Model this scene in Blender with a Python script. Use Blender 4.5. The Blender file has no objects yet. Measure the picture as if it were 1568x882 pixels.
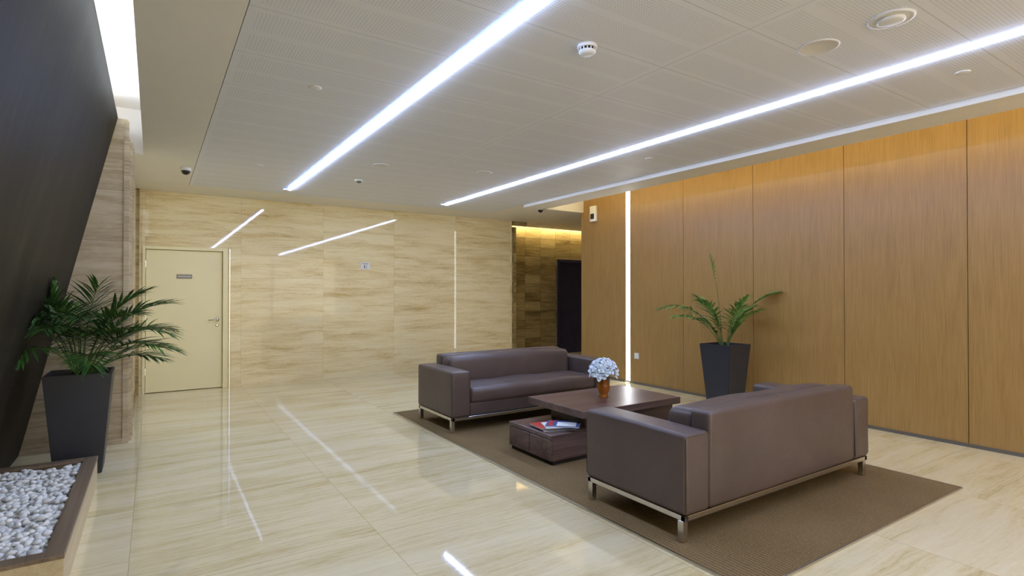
import bpy, bmesh, math, random
from mathutils import Vector, Matrix
random.seed(7)
S = bpy.context.scene
COL = S.collection

# ------------------------------------------------------------------ node helpers
class NT:
    def __init__(s, name):
        s.m = bpy.data.materials.new(name); s.m.use_nodes = True
        s.t = s.m.node_tree; s.b = s.t.nodes['Principled BSDF']
    def n(s, typ, **kw):
        nd = s.t.nodes.new(typ)
        for k, v in kw.items(): setattr(nd, k, v)
        return nd
    def put(s, sock, v):
        if v is None: return
        if isinstance(v, bpy.types.NodeSocket): s.t.links.new(v, sock)
        else: sock.default_value = v
    def math(s, op, a, b=None, c=None, clamp=False):
        nd = s.n('ShaderNodeMath', operation=op); nd.use_clamp = clamp
        s.put(nd.inputs[0], a); s.put(nd.inputs[1], b); s.put(nd.inputs[2], c)
        return nd.outputs[0]
    def comb(s, x, y, z):
        nd = s.n('ShaderNodeCombineXYZ')
        s.put(nd.inputs[0], x); s.put(nd.inputs[1], y); s.put(nd.inputs[2], z)
        return nd.outputs[0]
    def pos(s):
        g = s.n('ShaderNodeNewGeometry'); x = s.n('ShaderNodeSeparateXYZ')
        s.t.links.new(g.outputs['Position'], x.inputs[0])
        return x.outputs[0], x.outputs[1], x.outputs[2], g.outputs['Position']
    def obj(s):
        g = s.n('ShaderNodeTexCoord'); x = s.n('ShaderNodeSeparateXYZ')
        s.t.links.new(g.outputs['Object'], x.inputs[0])
        return x.outputs[0], x.outputs[1], x.outputs[2], g.outputs['Object']
    def noise(s, vec, scale=1, detail=4, rough=.55, dist=0):
        nd = s.n('ShaderNodeTexNoise'); s.put(nd.inputs['Vector'], vec)
        nd.inputs['Scale'].default_value = scale; nd.inputs['Detail'].default_value = detail
        nd.inputs['Roughness'].default_value = rough; nd.inputs['Distortion'].default_value = dist
        return nd.outputs['Fac']
    def white(s, vec):
        nd = s.n('ShaderNodeTexWhiteNoise'); s.put(nd.inputs['Vector'], vec); return nd.outputs['Value']
    def ramp(s, fac, stops):
        nd = s.n('ShaderNodeValToRGB'); s.put(nd.inputs[0], fac)
        e = nd.color_ramp.elements
        while len(e) < len(stops): e.new(.5)
        for i, (p, c) in enumerate(stops):
            e[i].position = p; e[i].color = (*c, 1)
        return nd.outputs[0]
    def mix(s, fac, a, b, mode='MIX'):
        nd = s.n('ShaderNodeMix', data_type='RGBA', blend_type=mode)
        s.put(nd.inputs[0], fac)
        for i, v in ((6, a), (7, b)):
            if isinstance(v, tuple): v = (*v[:3], 1)
            s.put(nd.inputs[i], v)
        return nd.outputs[2]
    def bump(s, h, strength=.3, dist=.01):
        nd = s.n('ShaderNodeBump'); s.put(nd.inputs['Height'], h)
        nd.inputs['Strength'].default_value = strength; nd.inputs['Distance'].default_value = dist
        s.t.links.new(nd.outputs[0], s.b.inputs['Normal'])
    def set(s, **kw):
        for k, v in kw.items():
            sk = s.b.inputs[k.replace('_', ' ')]
            if isinstance(v, tuple): v = (*v[:3], 1)
            s.put(sk, v)

def plain(name, col, rough=.5, metal=0, var=.06, scale=12, **kw):
    k = NT(name); _, _, _, p = k.obj()
    f = k.noise(p, scale, 3)
    c1 = tuple(c*(1-var) for c in col); c2 = tuple(min(1, c*(1+var)) for c in col)
    k.set(Base_Color=k.ramp(f, [(.3, c1), (.7, c2)]), Roughness=rough, Metallic=metal, **kw)
    return k.m

def emis(name, col, strength):
    k = NT(name); k.set(Base_Color=(.9, .9, .9), Emission_Color=col, Emission_Strength=strength)
    return k.m

def travertine(name, cols, plane, ta, oa, tb, ob, rough=.12, jw=.002, jdark=.6, vein=7.0, spec=.5, jstr=.8, bump=0, rvar=.05, wts=(.44, .34, .22), ast=1.0):
    k = NT(name); x, y, z, p = k.pos()
    a, b = {'XY': (x, y), 'XZ': (x, z), 'YZ': (y, z)}[plane]
    A = k.math('DIVIDE', k.math('SUBTRACT', a, oa), ta)
    B = k.math('DIVIDE', k.math('SUBTRACT', b, ob), tb)
    r = k.white(k.comb(k.math('FLOOR', A), k.math('FLOOR', B), 3.3))
    wv = k.noise(k.comb(k.math('MULTIPLY_ADD', a, 1.1, k.math('MULTIPLY', r, 19)), k.math('MULTIPLY', b, 2.2), r), 1, 3, .6)
    bb = k.math('MULTIPLY_ADD', wv, .12, b)
    v = k.comb(k.math('MULTIPLY_ADD', a, ast, k.math('MULTIPLY', r, 37)),
               k.math('MULTIPLY_ADD', bb, vein, k.math('MULTIPLY', r, 11)), k.math('MULTIPLY', r, 5))
    n1 = k.noise(v, 1, 4, .6, .3)
    v2 = k.comb(k.math('MULTIPLY', a, 2.4*ast), k.math('MULTIPLY', bb, vein*7), r)
    n2 = k.noise(v2, 1, 6, .68, .3)
    v3 = k.comb(k.math('MULTIPLY', a, 16), k.math('MULTIPLY', b, 75), r)
    n3 = k.noise(v3, 1, 5, .75, .5)
    f = k.math('ADD', k.math('MULTIPLY', n1, wts[0]), k.math('MULTIPLY', n2, wts[1]))
    f = k.math('MULTIPLY_ADD', n3, wts[2], f)
    f = k.math('ADD', f, k.math('MULTIPLY', k.math('SUBTRACT', r, .5), rvar))
    c = k.ramp(f, [(.36, cols[0]), (.445, cols[1]), (.52, cols[2]), (.64, cols[3])])
    def joint(T, t):
        fr = k.math('FRACT', T)
        d = k.math('MULTIPLY', k.math('MINIMUM', fr, k.math('SUBTRACT', 1, fr)), t)
        return k.math('LESS_THAN', d, jw)
    j = k.math('MAXIMUM', joint(A, ta), joint(B, tb))
    c = k.mix(k.math('MULTIPLY', j, jstr), c, tuple(q*jdark for q in cols[0]))
    k.set(Base_Color=c, Roughness=k.math('MULTIPLY_ADD', n3, .03, rough), Specular_IOR_Level=spec)
    if bump: k.bump(k.math('SUBTRACT', n2, j), bump, .002)
    return k.m

def woodmat(name, c1, c2, c3, grain='Z', rough=.4, fine=70, panel=None, objc=False, mixw=.45, spec=.5):
    k = NT(name); x, y, z, p = k.obj() if objc else k.pos()
    if grain == 'Z': u, w, g = x, y, z
    elif grain == 'X': u, w, g = y, z, x
    else: u, w, g = x, z, y
    r = 0.0
    if panel:
        r = k.white(k.comb(k.math('FLOOR', k.math('DIVIDE', k.math('SUBTRACT', y, panel[0]), panel[1])), 1.0, 2.0))
    gg = k.math('MULTIPLY_ADD', r, 9.0, k.math('MULTIPLY', g, fine*.025))
    v = k.comb(k.math('MULTIPLY', u, fine), k.math('MULTIPLY', w, fine), gg)
    n = k.noise(v, 1, 5, .65, .4)
    v2 = k.comb(k.math('MULTIPLY', u, fine*.12), k.math('MULTIPLY', w, fine*.12), k.math('MULTIPLY', gg, .5))
    n2 = k.noise(v2, 1, 3, .5, 1.0)
    f = k.math('ADD', k.math('MULTIPLY', n, 1-mixw), k.math('MULTIPLY', n2, mixw))
    if panel: f = k.math('ADD', f, k.math('MULTIPLY', k.math('SUBTRACT', r, .5), .06))
    k.set(Base_Color=k.ramp(f, [(.36, c1), (.5, c2), (.64, c3)]), Roughness=rough, Specular_IOR_Level=spec)
    k.bump(n, .05, .002)
    return k.m

# ------------------------------------------------------------------ materials
TR = [(.53, .365, .14), (.74, .585, .29), (.83, .70, .39), (.88, .78, .50)]
TF = [(.54, .42, .19), (.70, .585, .32), (.78, .675, .405), (.83, .745, .49)]
M_floor = travertine('travertine_floor', TF, 'XY', 1.2, 1.1, 1.2, .7, rough=.02, jw=.0016, jdark=.75, vein=5, spec=.8, rvar=.05, ast=.75)
M_wallT = travertine('travertine_wall', TR, 'XZ', 1.2, 1.1, .6, .42, rough=.02, jw=.0013, jdark=.8, vein=7, spec=.35, ast=.9, jstr=.65, rvar=.03)
M_wallTy = travertine('travertine_side', TR, 'YZ', 1.2, .1, .6, .42, rough=.12, vein=8)
GR = [(.25, .18, .095), (.38, .30, .18), (.48, .39, .25), (.56, .48, .33)]
M_col = travertine('travertine_column', GR, 'XZ', 3, -2, .47, .0, rough=.22, jw=.002, vein=7)
M_coly = travertine('travertine_column_side', GR, 'YZ', 3, -2, .47, .0, rough=.22, jw=.002, vein=7)
BR = [(.12, .08, .026), (.23, .16, .055), (.34, .25, .095), (.46, .36, .155)]
M_brown = travertine('brown_stone_tiles', BR, 'XZ', .42, .1, .2, .0, rough=.3, jw=.003, vein=5, rvar=.14)
M_browny = travertine('brown_stone_jamb', BR, 'YZ', .42, .1, .2, .0, rough=.3, jw=.003, vein=9)
M_wood = woodmat('oak_veneer', (.265, .15, .042), (.325, .188, .055), (.375, .222, .070), 'Z', .36, 110, (1.9, 1.066), mixw=.25)
M_walnutX = woodmat('dark_walnut', (.065, .036, .030), (.125, .076, .062), (.20, .13, .105), 'X', .28, 45)
M_dark = woodmat('dark_stained_panel', (.009, .007, .004), (.015, .012, .007), (.026, .021, .013), 'Z', .5, 14, spec=.08)
M_boxwood = woodmat('planter_box_wood', (.44, .34, .17), (.55, .44, .25), (.63, .52, .32), 'Y', .4, 35)
M_boxrim = woodmat('planter_rim_wood', (.13, .085, .05), (.20, .14, .085), (.28, .20, .13), 'Y', .4, 45)
M_white = plain('white_plaster', (.84, .81, .73), .6, var=.015, scale=3)
M_coveW = plain('cove_white', (.85, .86, .88), .6, var=.01)
M_channel = plain('blue_glow_channel', (.09, .12, .42), .5, var=.01)  # blue glow of the strip painted into the channel colour
M_wplastic = plain('white_plastic', (.76, .76, .72), .35, var=.02)
M_cplastic = plain('ceiling_device_plastic', (.74, .73, .70), .5, var=.02)
M_black = plain('black_plastic', (.015, .015, .017), .25)
M_void = plain('shadow_gap', (.02, .015, .01), .8)
M_chrome = plain('brushed_steel', (.62, .60, .57), .22, 1, var=.05, scale=40)
M_trim = plain('aluminium_edge', (.55, .52, .45), .35, 1, var=.03)
M_door = plain('cream_door_paint', (.86, .77, .43), .35, var=.02, scale=2)
M_plaque = plain('grey_plaque', (.18, .17, .16), .35, .6)
M_pot = plain('charcoal_planter', (.026, .028, .035), .45, var=.1, scale=6)
M_soil = plain('soil', (.03, .02, .012), .95, var=.5, scale=60)
M_elev = plain('dark_elevator_steel', (.075, .075, .13), .22, .6, var=.1, scale=3)  # blue in the base colour stands in for missing reflections
M_paper = plain('magazine_pages', (.75, .74, .70), .6)
M_red = plain('red_cover_print', (.55, .05, .04), .3, var=.3, scale=25)
M_bluec = plain('blue_cover_print', (.07, .12, .28), .3, var=.5, scale=25)
M_petal = plain('white_petals', (.84, .89, .95), .6, var=.03, scale=30)
M_petal.node_tree.nodes['Principled BSDF'].inputs['Subsurface Weight'].default_value = .15
M_pebble = plain('white_pebbles', (.76, .75, .69), .6, var=.15, scale=9)
M_stem = plain('palm_stem', (.10, .16, .035), .5, var=.3)
M_base = plain('sofa_lining', (.012, .011, .011), .8)

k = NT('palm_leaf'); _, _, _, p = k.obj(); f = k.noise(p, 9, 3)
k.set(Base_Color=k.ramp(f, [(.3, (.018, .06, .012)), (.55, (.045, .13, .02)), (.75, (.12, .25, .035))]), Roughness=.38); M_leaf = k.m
k = NT('palm_leaf_light'); _, _, _, p = k.obj(); f = k.noise(p, 9, 3)
k.set(Base_Color=k.ramp(f, [(.3, (.07, .18, .04)), (.55, (.15, .30, .07)), (.75, (.27, .42, .09))]), Roughness=.38); M_leaf2 = k.m

k = NT('brown_leather'); _, _, _, p = k.obj()
f = k.noise(p, 2.2, 4, .6, .4); fine = k.noise(p, 260, 2, .5)
k.set(Base_Color=k.ramp(f, [(.3, (.088, .062, .051)), (.7, (.115, .083, .069))]), Roughness=.38, Specular_IOR_Level=.45)
wr = k.noise(p, 5, 3, .5, 1.2)
k.bump(k.math('ADD', k.math('MULTIPLY', fine, .04), k.math('MULTIPLY', wr, .6)), .3, .02); M_leather = k.m

k = NT('brown_carpet'); x, y, z, p = k.pos()
rib = k.math('SINE', k.math('MULTIPLY', x, 6.283/.024))
n = k.noise(p, 160, 3, .7); n2 = k.noise(p, 1.5, 2)
f = k.math('ADD', k.math('MULTIPLY', n, .8), k.math('MULTIPLY', rib, .09))
f = k.math('ADD', f, k.math('MULTIPLY', n2, .15))
k.set(Base_Color=k.ramp(f, [(.3, (.11, .072, .029)), (.65, (.31, .215, .10))]), Roughness=.95, Specular_IOR_Level=.1)
k.bump(f, .6, .006); M_rug = k.m

k = NT('perforated_ceiling_panel'); x, y, z, p = k.pos()
def fr(v, o, t): return k.math('FRACT', k.math('DIVIDE', k.math('SUBTRACT', v, o), t))
def edge(F, t): return k.math('MULTIPLY', k.math('MINIMUM', F, k.math('SUBTRACT', 1, F)), t)
ex = edge(fr(x, .38, 1.15), 1.15); ey = edge(fr(y, .56, .6), .6)
eh = edge(fr(y, .56, .3), .3)
seam = k.math('LESS_THAN', k.math('MINIMUM', ex, ey), .0028)
inner = k.math('MULTIPLY', k.math('GREATER_THAN', k.math('MINIMUM', ex, ey), .045), k.math('GREATER_THAN', eh, .03))
dx = k.math('SUBTRACT', fr(x, 0, .018), .5); dy = k.math('SUBTRACT', fr(y, 0, .018), .5)
dot = k.math('LESS_THAN', k.math('ADD', k.math('MULTIPLY', dx, dx), k.math('MULTIPLY', dy, dy)), .06)
dot = k.math('MULTIPLY', dot, inner)
c = k.mix(k.math('MULTIPLY', dot, .38), (.80, .82, .88), (.3, .3, .34))
c = k.mix(k.math('MULTIPLY', seam, .42), c, (.25, .24, .22))
k.set(Base_Color=c, Roughness=.55); M_perf = k.m

k = NT('amber_glass'); k.set(Base_Color=(.65, .22, .02), Roughness=.05, Transmission_Weight=.6, IOR=1.45); M_amber = k.m

E_led = emis('led_cool', (.50, .64, 1.0), 72)
E_ledv = emis('led_vertical', (.92, .95, 1.0), 9)
E_cove = emis('led_cove_cool', (.85, .92, 1.0), 22)
E_warm = emis('led_cove_warm', (1.0, .80, .42), 12)
E_cor = emis('led_corridor', (1.0, .82, .50), 18)

# ------------------------------------------------------------------ mesh helpers
def newobj(name, me, parent=None, loc=(0, 0, 0), rot=(0, 0, 0)):
    o = bpy.data.objects.new(name, me); COL.objects.link(o)
    o.location = loc; o.rotation_euler = rot
    if parent: o.parent = parent
    return o
def empty(name, loc=(0, 0, 0), rot=0):
    e = newobj(name, None, None, loc, (0, 0, rot)); e.empty_display_size = .2
    return e
def add_box(bm, b, bevel=0, seg=3):
    x0, x1, y0, y1, z0, z1 = b
    g = bmesh.ops.create_cube(bm, size=1)
    vs = g['verts']
    for v in vs:
        v.co = Vector(((x0+x1)/2+v.co.x*(x1-x0), (y0+y1)/2+v.co.y*(y1-y0), (z0+z1)/2+v.co.z*(z1-z0)))
    if bevel:
        es = list({e for v in vs for e in v.link_edges})
        bmesh.ops.bevel(bm, geom=es, offset=bevel, segments=seg, profile=.5, affect='EDGES')
def finish(bm, name, mats, parent=None, loc=(0, 0, 0), rot=(0, 0, 0), smooth=False):
    me = bpy.data.meshes.new(name); bm.to_mesh(me); bm.free()
    for m in (mats if isinstance(mats, (list, tuple)) else [mats]): me.materials.append(m)
    if smooth:
        for p in me.polygons: p.use_smooth = True
    return newobj(name, me, parent, loc, rot)
def boxes(name, bl, mat, parent=None, bevel=0, seg=3, loc=(0, 0, 0), rot=(0, 0, 0), smooth=None):
    bm = bmesh.new()
    for b in bl: add_box(bm, b, bevel, seg)
    return finish(bm, name, mat, parent, loc, rot, smooth if smooth is not None else bevel > .012)
def lathe(name, prof, mat, parent=None, loc=(0, 0, 0), seg=32, smooth=True):
    bm = bmesh.new(); rings = []
    for r, z in prof:
        rings.append([bm.verts.new((max(r, 1e-4)*math.cos(2*math.pi*i/seg), max(r, 1e-4)*math.sin(2*math.pi*i/seg), z)) for i in range(seg)])
    for a, b in zip(rings, rings[1:]):
        for i in range(seg):
            bm.faces.new((a[i], a[(i+1) % seg], b[(i+1) % seg], b[i]))
    bm.faces.new(rings[0][::-1]); bm.faces.new(rings[-1])
    bmesh.ops.recalc_face_normals(bm, faces=bm.faces)
    o = finish(bm, name, mat, parent, loc, smooth=False)
    if smooth:
        for p in o.data.polygons: p.use_smooth = len(p.vertices) == 4
    return o
def prism(name, pts, y0, y1, mat, parent=None):
    """extrude an XZ polygon along Y"""
    n = len(pts)
    v = [(x, y0, z) for x, z in pts]+[(x, y1, z) for x, z in pts]
    f = [tuple(range(n)), tuple(range(2*n-1, n-1, -1))]+[(i, (i+1) % n, n+(i+1) % n, n+i) for i in range(n)]
    me = bpy.data.meshes.new(name); me.from_pydata(v, [], f); me.materials.append(mat)
    bm = bmesh.new(); bm.from_mesh(me); bmesh.ops.recalc_face_normals(bm, faces=bm.faces); bm.to_mesh(me); bm.free()
    return newobj(name, me, parent)
def add_tube(bm, pts, r, seg=6, mi=0):
    rings = []
    for i, p in enumerate(pts):
        p = Vector(p)
        t = (Vector(pts[min(i+1, len(pts)-1)])-Vector(pts[max(i-1, 0)])).normalized()
        a = t.cross(Vector((0, 0, 1)))
        if a.length < 1e-3: a = Vector((1, 0, 0))
        a.normalize(); b = t.cross(a)
        rr = r[i] if isinstance(r, (list, tuple)) else r
        rings.append([bm.verts.new(p+a*rr*math.cos(2*math.pi*j/seg)+b*rr*math.sin(2*math.pi*j/seg)) for j in range(seg)])
    for A, B in zip(rings, rings[1:]):
        for j in range(seg):
            fc = bm.faces.new((A[j], A[(j+1) % seg], B[(j+1) % seg], B[j])); fc.material_index = mi; fc.smooth = True
    for c in (rings[0][::-1], rings[-1]):
        fc = bm.faces.new(c); fc.material_index = mi

# ------------------------------------------------------------------ room shell
H = 2.82; YR = -4.0
boxes('floor', [(-1.5, 9.7, YR-.1, 10.1, -.1, 0)], M_floor)
# back wall with door opening; unseen backing added behind door blocks light leak
boxes('wall_back', [(.92, 5.95, 9.1, 9.85, 0, H+.1), (-.25, .92, 9.1, 9.2, 2.05, H+.1), (-.25, -.13, 9.1, 9.2, 0, 2.05), (-.35, .92, 9.2, 9.3, 0, H+.1)], M_wallT)
# left side wall beyond the clad pier
boxes('wall_left', [(-.35, -.2, 6.6, 9.12, 0, H+.1)], M_wallTy)
boxes('trim_1', [(-.2, -.165, 9.02, 9.1, 0, H), (-.2, -.18, 6.6, 9.02, 0, .1)], M_browny)
# leaning dark timber wall
prism('wall_left_leaning', [(-1.09, 0), (-.96, 0), (-.285, 3.02), (-.42, 3.02)], YR, 6.25, M_dark)
prism('trim_2', [(-.30, 3.02), (-.283, 3.02), (-.283, 3.035), (-.30, 3.035)], YR, 6.25, M_trim)
# stone pier
boxes('wall_pier', [(-1.5, -.205, 6.25, 6.6, 0, 3.02)], M_col)
boxes('trim_3', [(-.236, -.196, 6.235, 6.25, 0, 3.0), (-.205, -.19, 6.25, 6.6, 0, 2.82), (-.196, -.17, 6.33, 6.37, 0, 2.82), (-.19, -.165, 6.54, 6.6, 0, 2.82)], M_coly)
boxes('baseboard_left', [(-1.2, -.236, 6.232, 6.25, 0, .05)], M_col)
# left cove box
boxes('ceiling_cove_left', [(-1.3, -.05, YR, 6.85, 3.26, 3.34), (-.09, -.05, YR, 6.85, H+.1, 3.26), (-1.3, -.09, 6.74, 6.85, H, 3.26), (-1.35, -1.3, YR, 6.85, 3.0, 3.34)], M_coveW)
boxes('led_cove_light', [(-.41, -.38, YR+.2, 6.2, 3.022, 3.06)], E_cove)

# ceiling: plain borders, one slab each
for i, b in enumerate([(-.09, .384, YR, 6.85, H, H+.1), (-.35, .384, 6.85, 8.366, H, H+.1), (-.35, 5.0, 8.37, 9.72, H, H+.1),
                  (5.0, 9.6, 7.3, 9.66, H, H+.1), (5.0, 9.6, 9.66, 9.72, H, H+.2),
                  (-.35, 9.6, 9.66, 10.1, H+.2, H+.26), (.38, 5.0, YR, 8.37, H+.06, H+.1)]):
    boxes('ceiling_%d' % (i+1), [b], M_white)
# perforated field, one bay at a time
for i, b in enumerate([(.388, 1.485, YR, 8.362), (1.585, 3.87, YR, 8.362), (3.97, 4.99, YR, 8.362), (1.485, 1.585, 8.02, 8.362), (3.87, 3.97, 8.02, 8.362)]):
    boxes('ceiling_panel_%d' % (i+1), [(*b, H, H+.05)], M_perf)
# soffit along wood wall and its cove
boxes('soffit_right', [(5.0, 5.4, YR, 7.3, H-.045, H+.1), (5.36, 6.3, 7.22, 7.3, H-.045, 3.3), (5.0, 6.3, YR, 7.3, 3.3, 3.36), (5.0, 5.04, YR, 7.3, H+.1, 3.3)], M_white)
for xc in (1.535, 3.92):
    e = empty('led_strip_light', (xc, 2, H))
    boxes('channel', [(-.049, .049, YR-1.9, 6.01, .010, .04)], M_channel, e)
    boxes('diffuser', [(.020, .044, YR-1.9, 6.0, -.010, .014)], E_led, e)
boxes('led_cove_light.001', [(5.3, 5.33, YR+.2, 7.1, H+.12, H+.15)], E_warm)

# wood wall
ys = [YR, -2.364, -1.298, -.232, .834, 1.9, 2.966, 4.032, 5.098, 6.125]
bl = []
for a, b in zip(ys, ys[1:]): bl.append((6.2, 6.24, a+.003, b-.003, .03, 3.3))
bl.append((6.2, 6.24, 6.215, 7.25, .03, 3.3))
boxes('wall_right', bl, M_wood)
boxes('wall_right_core', [(6.235, 6.4, YR, 7.245, 0, 3.3), (6.4, 9.6, 7.1, 7.245, 0, 3.3)], M_void)
boxes('wall_right_return', [(6.2, 9.6, 7.25, 7.28, 0, 2.9)], M_wood)
boxes('baseboard_right', [(6.185, 6.235, YR, 6.12, 0, .03), (6.185, 6.235, 6.22, 7.28, 0, .03)], M_plaque)
boxes('led_wall_light', [(6.205, 6.236, 6.13, 6.21, .03, 3.0)], E_ledv)

# elevator lobby
boxes('wall_corridor', [(5.9, 7.7, 9.9, 10.1, 0, 3.0), (8.9, 9.6, 9.9, 10.1, 0, 3.0), (7.7, 8.9, 9.9, 10.1, 2.16, 3.0), (7.7, 8.9, 10.05, 10.1, 0, 2.16)], M_brown)
boxes('wall_corridor_end', [(9.6, 9.7, 7.1, 10.1, 0, 3.0)], M_brown)
boxes('trim_4', [(5.95, 6.04, 9.08, 9.9, 0, 2.7), (5.95, 6.3, 9.08, 9.14, 2.74, 2.82)], M_brown)
boxes('led_corridor_light', [(6.1, 9.4, 9.735, 9.765, H+.02, H+.06)], E_cor)
e = empty('elevator_door', (8.3, 9.95, 0))
boxes('frame', [(-.6, -.54, -.08, .06, 0, 2.16), (.54, .6, -.08, .06, 0, 2.16), (-.54, .54, -.08, .06, 2.09, 2.16)], M_elev, e, .004)
boxes('leaf_1', [(-.54, -.003, .02, .05, .01, 2.09)], M_elev, e, .003)
boxes('leaf_2', [(.003, .54, .02, .05, .01, 2.09)], M_elev, e, .003)

# unseen open frame added behind the camera to let world light in
rb = [(-1.5, 6.3, YR-.1, YR, 2.75, 3.35), (-1.5, 6.3, YR-.1, YR, 0, .05)]
for i in range(4): rb.append((-1.1+i*2.4, -1.04+i*2.4, YR-.1, YR, .05, 2.75))
boxes('rear_light_opening', rb, M_elev)

# ------------------------------------------------------------------ service door
e = empty('door_1', (.365, 9.1, 0))
boxes('leaf', [(-.455, .485, .03, .075, .008, 2.0)], M_door, e, .003)
boxes('frame', [(-.495, -.46, -.012, .08, 0, 2.05), (.49, .555, -.012, .08, 0, 2.05), (-.46, .49, -.012, .08, 2.005, 2.05)], M_door, e, .003)
boxes('plaque', [(-.09, .10, .022, .03, 1.60, 1.66)], M_plaque, e, .002)
boxes('plaque_text', [(-.07+.02*i, -.07+.02*i+.013, .020, .022, 1.624, 1.637) for i in range(8)], M_wplastic, e)
lathe('handle_rose', [(.027, 0), (.027, .01), (.01, .012)], M_chrome, e, (.42, .03, 1.0)).rotation_euler = (math.pi/2, 0, 0)
bm = bmesh.new(); add_tube(bm, [(.42, .02, 1.0), (.42, -.03, 1.0), (.40, -.035, 1.0), (.30, -.035, 1.0)], .009, 8); finish(bm, 'handle_lever', M_chrome, e)
lathe('lock_cylinder', [(.022, 0), (.022, .008), (.01, .01)], M_chrome, e, (.42, .03, .92)).rotation_euler = (math.pi/2, 0, 0)
boxes('hinge', [(-.465, -.45, .015, .03, z, z+.1) for z in (.25, 1.0, 1.75)], M_chrome, e, .002)
boxes('trim_5', [(.935, .955, 9.085, 9.1, 0, 2.05)], M_chrome, bevel=.004, smooth=False)

# floor-level sign on back wall
e = empty('level_sign', (2.99, 9.1, 1.85))
boxes('plate', [(-.08, .08, -.012, 0, -.06, .06)], M_wplastic, e, .004)
boxes('lettering', [(-.025, -.005, -.014, -.012, -.04, .01), (.005, .03, -.014, -.012, -.04, -.03), (.005, .03, -.014, -.012, -.005, .005), (-.05, .05, -.014, -.012, .03, .04)], M_plaque, e)

# ------------------------------------------------------------------ rug
e = empty('rug', (3.585, 3.79, 0))
boxes('carpet', [(-1.245, 1.245, -2.26, 2.28, .0, .011)], M_rug, e)
boxes('edging', [(-1.255, -1.245, -2.27, 2.29, 0, .012), (1.245, 1.255, -2.27, 2.29, 0, .012), (-1.245, 1.245, -2.27, -2.26, 0, .012), (-1.245, 1.245, 2.28, 2.29, 0, .012)], M_trim, e)

# ------------------------------------------------------------------ sofas
def soft(name, b, bevel, mat, parent, puff=0.0, seg=5, lean=0, sub=0):
    """upholstered block: bevelled, subdivided and slightly pillowed"""
    bm = bmesh.new(); add_box(bm, b, 0)
    es = [x for x in bm.edges]
    bmesh.ops.bevel(bm, geom=es, offset=bevel, segments=seg, profile=.5, affect='EDGES')
    cx, cy, cz = (b[0]+b[1])/2, (b[2]+b[3])/2, (b[4]+b[5])/2
    if sub:
        big = [e_ for e_ in bm.edges if e_.calc_length() > .12]
        bmesh.ops.subdivide_edges(bm, edges=big, cuts=sub, use_grid_fill=True)
    hx, hy, hz = (b[1]-b[0])/2, (b[3]-b[2])/2, (b[5]-b[4])/2
    for v in bm.verts:
        ux, uy, uz = (v.co.x-cx)/hx, (v.co.y-cy)/hy, (v.co.z-cz)/hz
        if puff:
            v.co.z += puff*uz*(1-ux**4)*(1-uy**2)
            v.co.y += puff*uy*(1-ux**4)*(1-uz**2)*.6
            v.co.z += puff*.25*math.sin(v.co.x*9+uy*2)*max(0, uz)*(1-ux**4)
        v.co.y += lean*(v.co.z-b[4])
    o = finish(bm, name, mat, parent, smooth=True)
    return o
def sofa(loc, rot):
    e = empty('sofa', loc, rot)
    for s, nm in ((-1, 'arm_left'), (1, 'arm_right')):
        xa, xb = sorted((s*1.05, s*.835))
        soft(nm, (xa, xb, -.415, .415, .15, .60), .026, M_leather, e, .004, 5, 0, 8)
        bm = bmesh.new()
        for yy in (-.411, .411):
            add_tube(bm, [(s*1.04, yy, .175), (s*1.04, yy, .57), (s*1.025, yy, .590), (s*.86, yy, .590), (s*.845, yy, .57), (s*.845, yy, .175)], .0035, 6)
        finish(bm, nm+'_piping', M_leather, e)
    soft('back_frame', (-.833, .833, .27, .412, .15, .70), .026, M_leather, e, .006, 5, 0, 10)
    soft('back_cushion', (-.832, .832, .07, .272, .38, .685), .055, M_leather, e, .02, 6, .05, 14)
    soft('seat_base', (-.833, .833, -.385, .3, .145, .28), .02, M_leather, e, 0, 4, 0, 6)
    soft('seat_cushion', (-.832, .832, -.408, .10, .27, .425), .045, M_leather, e, .022, 6, 0, 14)
    boxes('lining', [(-1.02, 1.02, -.385, .385, .135, .155)], M_base, e)
    boxes('rail', [(-1.04, 1.04, -.405, -.375, .118, .148), (-1.04, 1.04, .375, .405, .118, .148), (-1.04, -1.01, -.405, .405, .118, .148), (1.01, 1.04, -.405, .405, .118, .148)], M_chrome, e, .002, 1, smooth=False)
    lg = []
    for x in (-1.025, 1.025):
        for y in (-.375, .375):
            lg.append((x-.02, x+.02, y-.02, y+.02, .0, .12))
    boxes('legs', lg, M_chrome, e, .003, 1, smooth=False)
    return e
ZR = .0125
sofa((3.50, 5.235, ZR), 0)
sofa((3.50, 2.42, ZR), math.pi)

# ------------------------------------------------------------------ coffee table
e = empty('coffee_table', (3.45, 3.8, ZR))
boxes('top', [(-.50, .69, -.36, .44, .35, .41)], M_walnutX, e, .003, 1, smooth=False)
boxes('base_box', [(.02, .65, -.30, .34, .0, .35)], M_walnutX, e, .003, 1, smooth=False)
boxes('pedestal', [(-.36, .02, -.22, .26, .24, .35)], M_walnutX, e, .002, 1, smooth=False)
boxes('drawer_box', [(-.77, .02, -.30, .32, .03, .24)], M_walnutX, e, .003, 1, smooth=False)
boxes('drawer_front', [(-.785, -.77, -.297, .005, .035, .20), (-.785, -.77, .012, .317, .035, .20), (-.785, -.77, -.30, .32, .207, .24)], M_walnutX, e, .002, 1, smooth=False)
boxes('plinth', [(-.76, .0, -.29, .31, .0, .03)], M_void, e)

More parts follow.
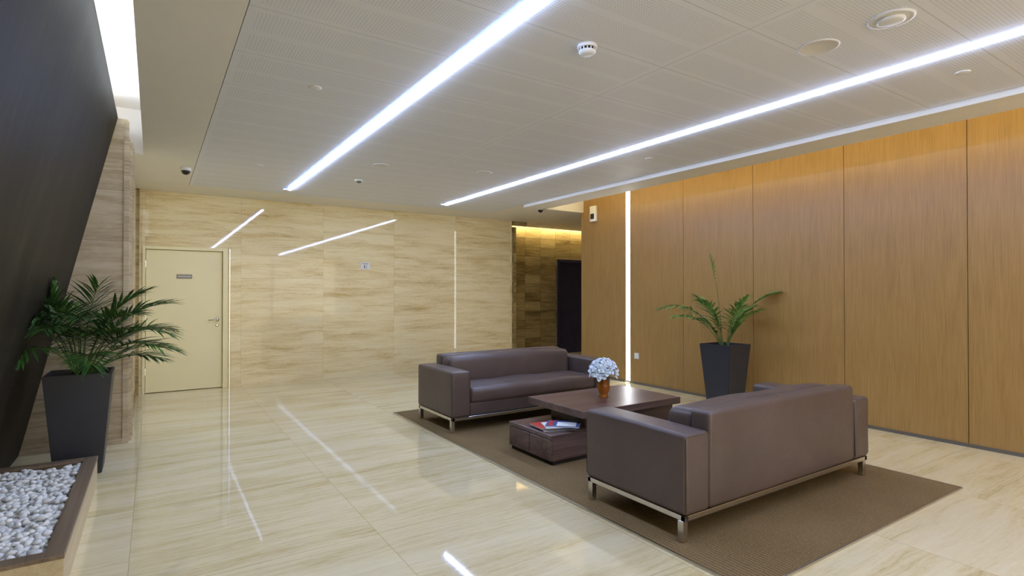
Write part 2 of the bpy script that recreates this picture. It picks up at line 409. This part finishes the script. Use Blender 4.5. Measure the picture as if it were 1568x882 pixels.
# magazines
e = empty('magazine_stack', (2.86, 3.68, ZR+.241))
z = 0
for i, (dx, dy, r, m) in enumerate([(0, 0, .1, M_paper), (.02, -.01, -.15, M_bluec), (-.03, .06, .35, M_red), (.01, -.03, .05, M_paper), (.03, -.05, -.3, M_bluec)]):
    sx, sy = .105, .14
    o = boxes('magazine_%d' % (i+1), [(-sx, sx, -sy, sy, 0, .007)], M_paper, e, .001, 1, (dx, dy, z), (0, 0, r+1.1), smooth=False)
    boxes('cover_%d' % (i+1), [(-sx, sx, -sy, sy, .007, .0085)], m, e, 0, 1, (dx, dy, z), (0, 0, r+1.1))
    if i == 4:
        boxes('cover_title', [(-sx+.015, sx-.015, sy-.06, sy-.02, .0085, .009)], M_red, e, 0, 1, (dx, dy, z), (0, 0, r+1.1))
        boxes('cover_photo', [(-sx+.02, sx-.05, -sy+.03, sy-.09, .0085, .009)], M_paper, e, 0, 1, (dx, dy, z), (0, 0, r+1.1))
    z += .0088

# vase with white flowers
e = empty('flower_vase', (3.53, 3.83, ZR+.41))
lathe('vase', [(.0, 0), (.042, 0), (.046, .006), (.040, .02), (.036, .03), (.052, .06), (.060, .09), (.055, .12), (.040, .145), (.036, .155), (.052, .185), (.060, .20), (.056, .20), (.046, .182), (.030, .155), (.034, .142), (.048, .118), (.052, .09), (.045, .06), (.028, .03), (.0, .025)], M_amber, e)
bm = bmesh.new()
def rose(bm, c, R, up):
    up = up.normalized(); q = up.to_track_quat('Z', 'Y')
    for ring, (nn, tilt, rr, sz) in enumerate([(3, .15, .12, .5), (5, .45, .3, .7), (6, .85, .5, .85), (7, 1.2, .62, .95)]):
        for i in range(nn):
            az = 2*math.pi*(i+ring*.37)/nn+random.uniform(-.15, .15)
            rad = Vector((math.cos(az), math.sin(az), 0)); tan = Vector((-math.sin(az), math.cos(az), 0))
            grow = (rad*math.sin(tilt)+Vector((0, 0, 1))*math.cos(tilt))
            grid = []
            for a in range(5):
                row = []
                for b in range(5):
                    s = a/4; t = b/2-1
                    w = sz*R*.62*math.sin(math.pi*(.18+.72*s))
                    pt = rad*rr*R*.35+grow*(s*R*sz)+tan*(t*w)+rad*(-(t*t)*w*.45)+rad*(s*s*R*.22*math.sin(tilt+.3))
                    row.append(bm.verts.new(Vector(c)+q @ pt))
                grid.append(row)
            for a in range(4):
                for b in range(4):
                    f_ = bm.faces.new((grid[a][b], grid[a][b+1], grid[a+1][b+1], grid[a+1][b])); f_.smooth = True
for i in range(13):
    ph = math.acos(1-.95*(i+.5)/13); th = i*2.39996
    dd = Vector((math.sin(ph)*math.cos(th), math.sin(ph)*math.sin(th), math.cos(ph)))
    rose(bm, Vector((0, 0, .235))+Vector((dd.x*.09, dd.y*.09, dd.z*.085)), .066, dd+Vector((0, 0, .1)))
finish(bm, 'blooms', M_petal, e)
bm = bmesh.new()
for i in range(9):
    th = i*.7
    add_tube(bm, [(0, 0, .04), (.012*math.cos(th), .012*math.sin(th), .15), (.07*math.cos(th), .07*math.sin(th), .24)], .003, 5)
    a = Vector((.05*math.cos(th), .05*math.sin(th), .20)); o_ = Vector((math.cos(th), math.sin(th), -.15)).normalized(); t_ = Vector((-math.sin(th), math.cos(th), 0))
    L = [a, a+o_*.035+t_*.018, a+o_*.075, a+o_*.035-t_*.018]
    bm.faces.new([bm.verts.new(q_) for q_ in L])
finish(bm, 'stems', M_leaf2, e)

# ------------------------------------------------------------------ palms
def leaflet(bm, p0, d, L, w, droop, fold, fix, mi=0):
    n = 5; pts = []; p = Vector(p0); d = d.normalized()
    for i in range(n+1):
        pts.append(p.copy())
        d = (d+Vector((0, 0, -droop/n))).normalized(); p = p+d*(L/n)
    rows = []
    for i, q in enumerate(pts):
        t = i/n; ww = w*(.45+1.1*t if t < .5 else 1.0-(t-.5)*1.96)*.5
        td = (pts[min(i+1, n)]-pts[max(i-1, 0)]).normalized()
        s = td.cross(Vector((0, 0, 1)))
        if s.length < 1e-3: s = Vector((1, 0, 0))
        s.normalize(); u = s.cross(td)
        rows.append([bm.verts.new(fix(q+s*ww+u*fold*ww)), bm.verts.new(fix(q)), bm.verts.new(fix(q-s*ww+u*fold*ww))])
    for a, b in zip(rows, rows[1:]):
        for j in (0, 1):
            f_ = bm.faces.new((a[j], a[j+1], b[j+1], b[j])); f_.material_index = mi; f_.smooth = True
def frond(bm, base, az, el, L, droop, npair, leafL, lw, fix, bare=.35, ldroop=.8):
    n = 22; p = Vector(base); pts = [p.copy()]; tang = []
    for i in range(n):
        t = i/n; e_ = el-droop*t**1.6
        d = Vector((math.cos(az)*math.cos(e_), math.sin(az)*math.cos(e_), math.sin(e_)))
        tang.append(d); p = p+d*(L/n); pts.append(p.copy())
    tang.append(tang[-1])
    pts = [fix(q) for q in pts]
    add_tube(bm, pts, [.007*(1-.8*i/n) for i in range(n+1)], 5, 1)
    for j in range(npair):
        t = bare+(1-bare)*j/(npair-1)
        i = min(int(t*n), n-1); fr_ = t*n-i
        P = pts[i].lerp(pts[i+1], fr_); T = tang[i]
        side = T.cross(Vector((0, 0, 1))).normalized(); up = side.cross(T)
        u = (t-bare)/(1-bare)
        prof = (.55+.9*u if u < .45 else .96-(u-.45)*.85)
        ang = math.radians(62-38*u)
        for s in (-1, 1):
            a2 = ang+random.uniform(-.12, .12)
            d = T*math.cos(a2)+side*s*math.sin(a2)+up*random.uniform(.1, .35)
            leaflet(bm, P, d, leafL*prof*random.uniform(.88, 1.1), lw, ldroop*random.uniform(.6, 1.3), .35, fix, 0)
def palm(loc, fronds, fix, leafmat, h=.78, wt=.42, wb=.29):
    e = empty('potted_palm', loc)
    bm = bmesh.new()
    def ring(w, z): return [bm.verts.new((sx*w/2, sy*w/2, z)) for sx, sy in ((-1, -1), (1, -1), (1, 1), (-1, 1))]
    R = [ring(wb, 0), ring(wt, h), ring(wt-.04, h), ring(wt-.05, h-.06)]
    for a, b in zip(R, R[1:]):
        for i in range(4): bm.faces.new((a[i], a[(i+1) % 4], b[(i+1) % 4], b[i]))
    bm.faces.new(R[0][::-1])
    be = [x for x in bm.edges if all(v in R[0] or v in R[1] for v in x.verts)]
    bmesh.ops.bevel(bm, geom=be, offset=.005, segments=2, affect='EDGES')
    bmesh.ops.recalc_face_normals(bm, faces=bm.faces)
    finish(bm, 'planter', M_pot, e)
    boxes('soil', [(-wt/2+.026, wt/2-.026, -wt/2+.026, wt/2-.026, h-.09, h-.05)], M_soil, e)
    bm = bmesh.new()
    for (az, el, L, dr, npair, lf, lw, bare, ld) in fronds:
        a = math.radians(az); r = random.uniform(.01, .05)
        frond(bm, (r*math.cos(a), r*math.sin(a), h-.06), a, math.radians(el), L, math.radians(dr), npair, lf, lw, fix, bare, ld)
    o = finish(bm, 'fronds', [leafmat, M_stem], e)
    return e
# left palm
LP = Vector((-.475, 5.46, 0))
def fixL(q):
    w = q+LP; lim = -.96+.2235*w.z+.012
    if w.x < lim: w.x = lim+random.uniform(0, .01)
    return w-LP
fl = []
for az, el, L, dr in [(-33, 62, .80, 90), (-60, 70, .85, 80), (-100, 62, .85, 80), (-130, 66, .92, 85), (-160, 78, .9, 60), (-10, 75, .85, 75),
                      (20, 60, .75, 80), (60, 70, .8, 80), (100, 75, .8, 70), (-80, 45, .72, 85), (-45, 50, .72, 75), (-115, 48, .8, 80),
                      (-20, 82, .82, 60), (-140, 84, .8, 50), (0, 48, .66, 80), (140, 72, .7, 60), (-70, 86, .78, 40), (-90, 75, .85, 95), (-30, 38, .62, 60),
                      (-50, 60, .68, 60), (-105, 80, .72, 60), (-75, 62, .62, 60)]:
    fl.append((az+random.uniform(-6, 6), el, L, dr, 24, .30, .020, .42, .5))
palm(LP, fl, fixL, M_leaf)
RP = Vector((5.8, 4.15, 0))
def fixR(q):
    w = q+RP
    if w.x > 6.185: w.x = 6.185-random.uniform(0, .01)
    return w-RP
fr_ = [(147, 66, .98, 88, 32, .25, .022, .42, .9), (160, 58, .80, 70, 22, .22, .024, .40, .8), (-50, 74, .92, 66, 15, .20, .028, .70, .5),
       (-35, 76, .60, 50, 15, .22, .034, .35, .6), (-70, 70, .60, 50, 15, .22, .034, .35, .6), (120, 82, .70, 50, 16, .26, .034, .4, .6),
       (-120, 76, .66, 60, 16, .26, .034, .35, .6), (170, 80, .70, 60, 16, .26, .032, .35, .6), (-10, 72, .5, 40, 12, .16, .028, .4, .5), (140, 70, .5, 60, 14, .2, .03, .35, .6),
       (145, 87, 1.12, 12, 9, .12, .012, .76, .3), (-90, 82, .66, 40, 14, .22, .034, .4, .5)]
palm(RP, fr_, fixR, M_leaf2)

# ------------------------------------------------------------------ pebble planter box
e = empty('pebble_planter_box', (-.65, 4.14, 0))
X0, X1, Y0, Y1 = -.26, .31, -.90, .91
hb = .20
boxes('sides', [(X1-.03, X1, Y0, Y1, 0, hb-.02), (X0, X1-.03, Y0, Y0+.03, 0, hb-.02), (X0, X1-.03, Y1-.03, Y1, 0, hb-.02), (X0, X0+.03, Y0+.03, Y1-.03, 0, hb-.02), (X0+.03, X1-.03, Y0+.03, Y1-.03, 0.0, .08)], M_boxwood, e)
boxes('rim', [(X1-.075, X1+.004, Y0-.004, Y1+.004, hb-.02, hb), (X0, X1-.075, Y0-.004, Y0+.075, hb-.02, hb), (X0, X1-.075, Y1-.075, Y1+.004, hb-.02, hb), (X0, X0+.04, Y0+.075, Y1-.075, hb-.02, hb)], M_boxrim, e, .002, 1, smooth=False)
tb = bmesh.new(); bmesh.ops.create_icosphere(tb, subdivisions=2, radius=1)
tv = [v.co.copy() for v in tb.verts]; tb.verts.index_update(); tf = [tuple(v.index for v in f_.verts) for f_ in tb.faces]; tb.free()
V = []; F = []
def pebble(c, s):
    R_ = Matrix.Rotation(random.uniform(0, 6.28), 3, 'Z') @ Matrix.Rotation(random.uniform(-.6, .6), 3, 'X')
    sx, sy, sz = s*random.uniform(.8, 1.35), s*random.uniform(.7, 1.0), s*random.uniform(.5, .8)
    ph = random.uniform(0, 6)
    o = len(V)
    for v in tv:
        k_ = 1+.10*math.sin(3*v.x+ph)+.08*math.sin(4*v.y+2*ph)
        V.append(tuple(Vector(c)+R_ @ Vector((v.x*sx*k_, v.y*sy*k_, v.z*sz*k_))))
    F.extend([tuple(i+o for i in f_) for f_ in tf])
xx0, xx1, yy0, yy1 = X0+.055, X1-.09, Y0+.09, Y1-.09
step = .034
ix = int((xx1-xx0)/step)+1; iy = int((yy1-yy0)/step)+1
for lay, zz in ((0, .135), (1, .165), (2, .185)):
    for i in range(ix):
        for j in range(iy):
            if lay == 2 and random.random() < .45: continue
            px = xx0+(i+.5*(j % 2))*step+random.uniform(-.009, .009); py = yy0+j*step+random.uniform(-.009, .009)
            if px > xx1+.005: continue
            pebble((px, py, zz+random.uniform(-.008, .008)), random.uniform(.016, .023))
me = bpy.data.meshes.new('pebbles'); me.from_pydata(V, [], F); me.materials.append(M_pebble)
for p_ in me.polygons: p_.use_smooth = True
newobj('pebbles', me, e)

# ------------------------------------------------------------------ ceiling devices
def down(name, parts, x, y, z=H):
    e = empty(name, (x, y, z))
    for nm, prof, m in parts: lathe(nm, [(r, -zz) for r, zz in prof], m, e, seg=36)
    return e
sd = down('smoke_detector', [('base', [(.055, 0), (.058, .012), (.05, .018)], M_wplastic), ('vents', [(.044, .018), (.044, .034)], M_black),
                        ('cap', [(.05, .034), (.05, .040), (.034, .052), (.0, .054)], M_wplastic),
                        ], 2.08, 2.39)
bm = bmesh.new()
for i in range(14):
    a = 2*math.pi*i/14
    add_tube(bm, [(.047*math.cos(a), .047*math.sin(a), -.017), (.047*math.cos(a), .047*math.sin(a), -.036)], .0035, 5)
finish(bm, 'ribs', M_wplastic, sd)
down('ceiling_speaker', [('ring', [(.105, 0), (.105, .006), (.092, .010), (.082, .006)], M_cplastic), ('cone', [(.062, .0), (.064, .016), (.05, .022), (.0, .024)], M_cplastic)], 3.19, 1.29)
down('ceiling_speaker', [('ring', [(.108, 0), (.106, .005), (.098, .007), (.092, .004), (.0, .004)], M_cplastic)], 3.21, 1.67)
down('ceiling_speaker', [('ring', [(.095, 0), (.092, .004), (.075, .005), (.0, .005)], M_cplastic)], 3.27, 5.6)
down('ceiling_speaker', [('ring', [(.085, 0), (.082, .004), (.07, .005), (.0, .005)], M_cplastic)], 2.11, 5.89)
for x, y in ((4.36, 1.355), (4.38, 4.05), (.93, 3.91), (.98, 6.66)):
    down('sprinkler_cover', [('plate', [(.042, 0), (.042, .003), (.036, .005), (0, .006)], M_cplastic)], x, y)
for x, y in ((.30, 7.22), (5.41, 7.4)):
    down('dome_camera', [('base', [(.05, 0), (.055, .01), (.055, .035), (.046, .04)], M_wplastic),
                         ('dome', [(.044, .038), (.043, .052), (.034, .070), (.018, .081), (0, .084)], M_black)], x, y)
down('motion_sensor', [('base', [(.05, 0), (.052, .012), (.04, .02)], M_wplastic), ('lens', [(.028, .02), (.026, .035), (0, .045)], M_plaque)], 2.16, 6.82)

# wall devices on wood wall
e = empty('wall_alarm', (6.2, 6.93, 2.72))
boxes('housing', [(-.06, 0, -.07, .07, -.13, .13)], M_wplastic, e, .012, 3)
boxes('lens', [(-.066, -.058, -.045, .045, -.09, -.0)], M_black, e, .003, 1, smooth=False)
e = empty('wall_socket', (6.2, 5.98, .43))
boxes('plate', [(-.012, 0, -.045, .045, -.045, .045)], M_wplastic, e, .004, 2)
boxes('switch', [(-.016, -.01, -.02, .02, -.025, .025)], M_wplastic, e, .002, 1, smooth=False)

# ------------------------------------------------------------------ world + camera
w = bpy.data.worlds.new('world'); S.world = w; w.use_nodes = True
bg = w.node_tree.nodes['Background']; bg.inputs[0].default_value = (1, .84, .58, 1); bg.inputs[1].default_value = 2.2
cam = bpy.data.cameras.new('camera'); co = bpy.data.objects.new('camera', cam); COL.objects.link(co)
cam.lens = 19.26; cam.sensor_width = 36; cam.clip_start = .02
co.location = (0, 0, 1.4); co.rotation_euler = (math.radians(90.48), 0, math.radians(-33.2))
S.camera = co
S.view_settings.view_transform = 'Standard'
S.view_settings.exposure = .45
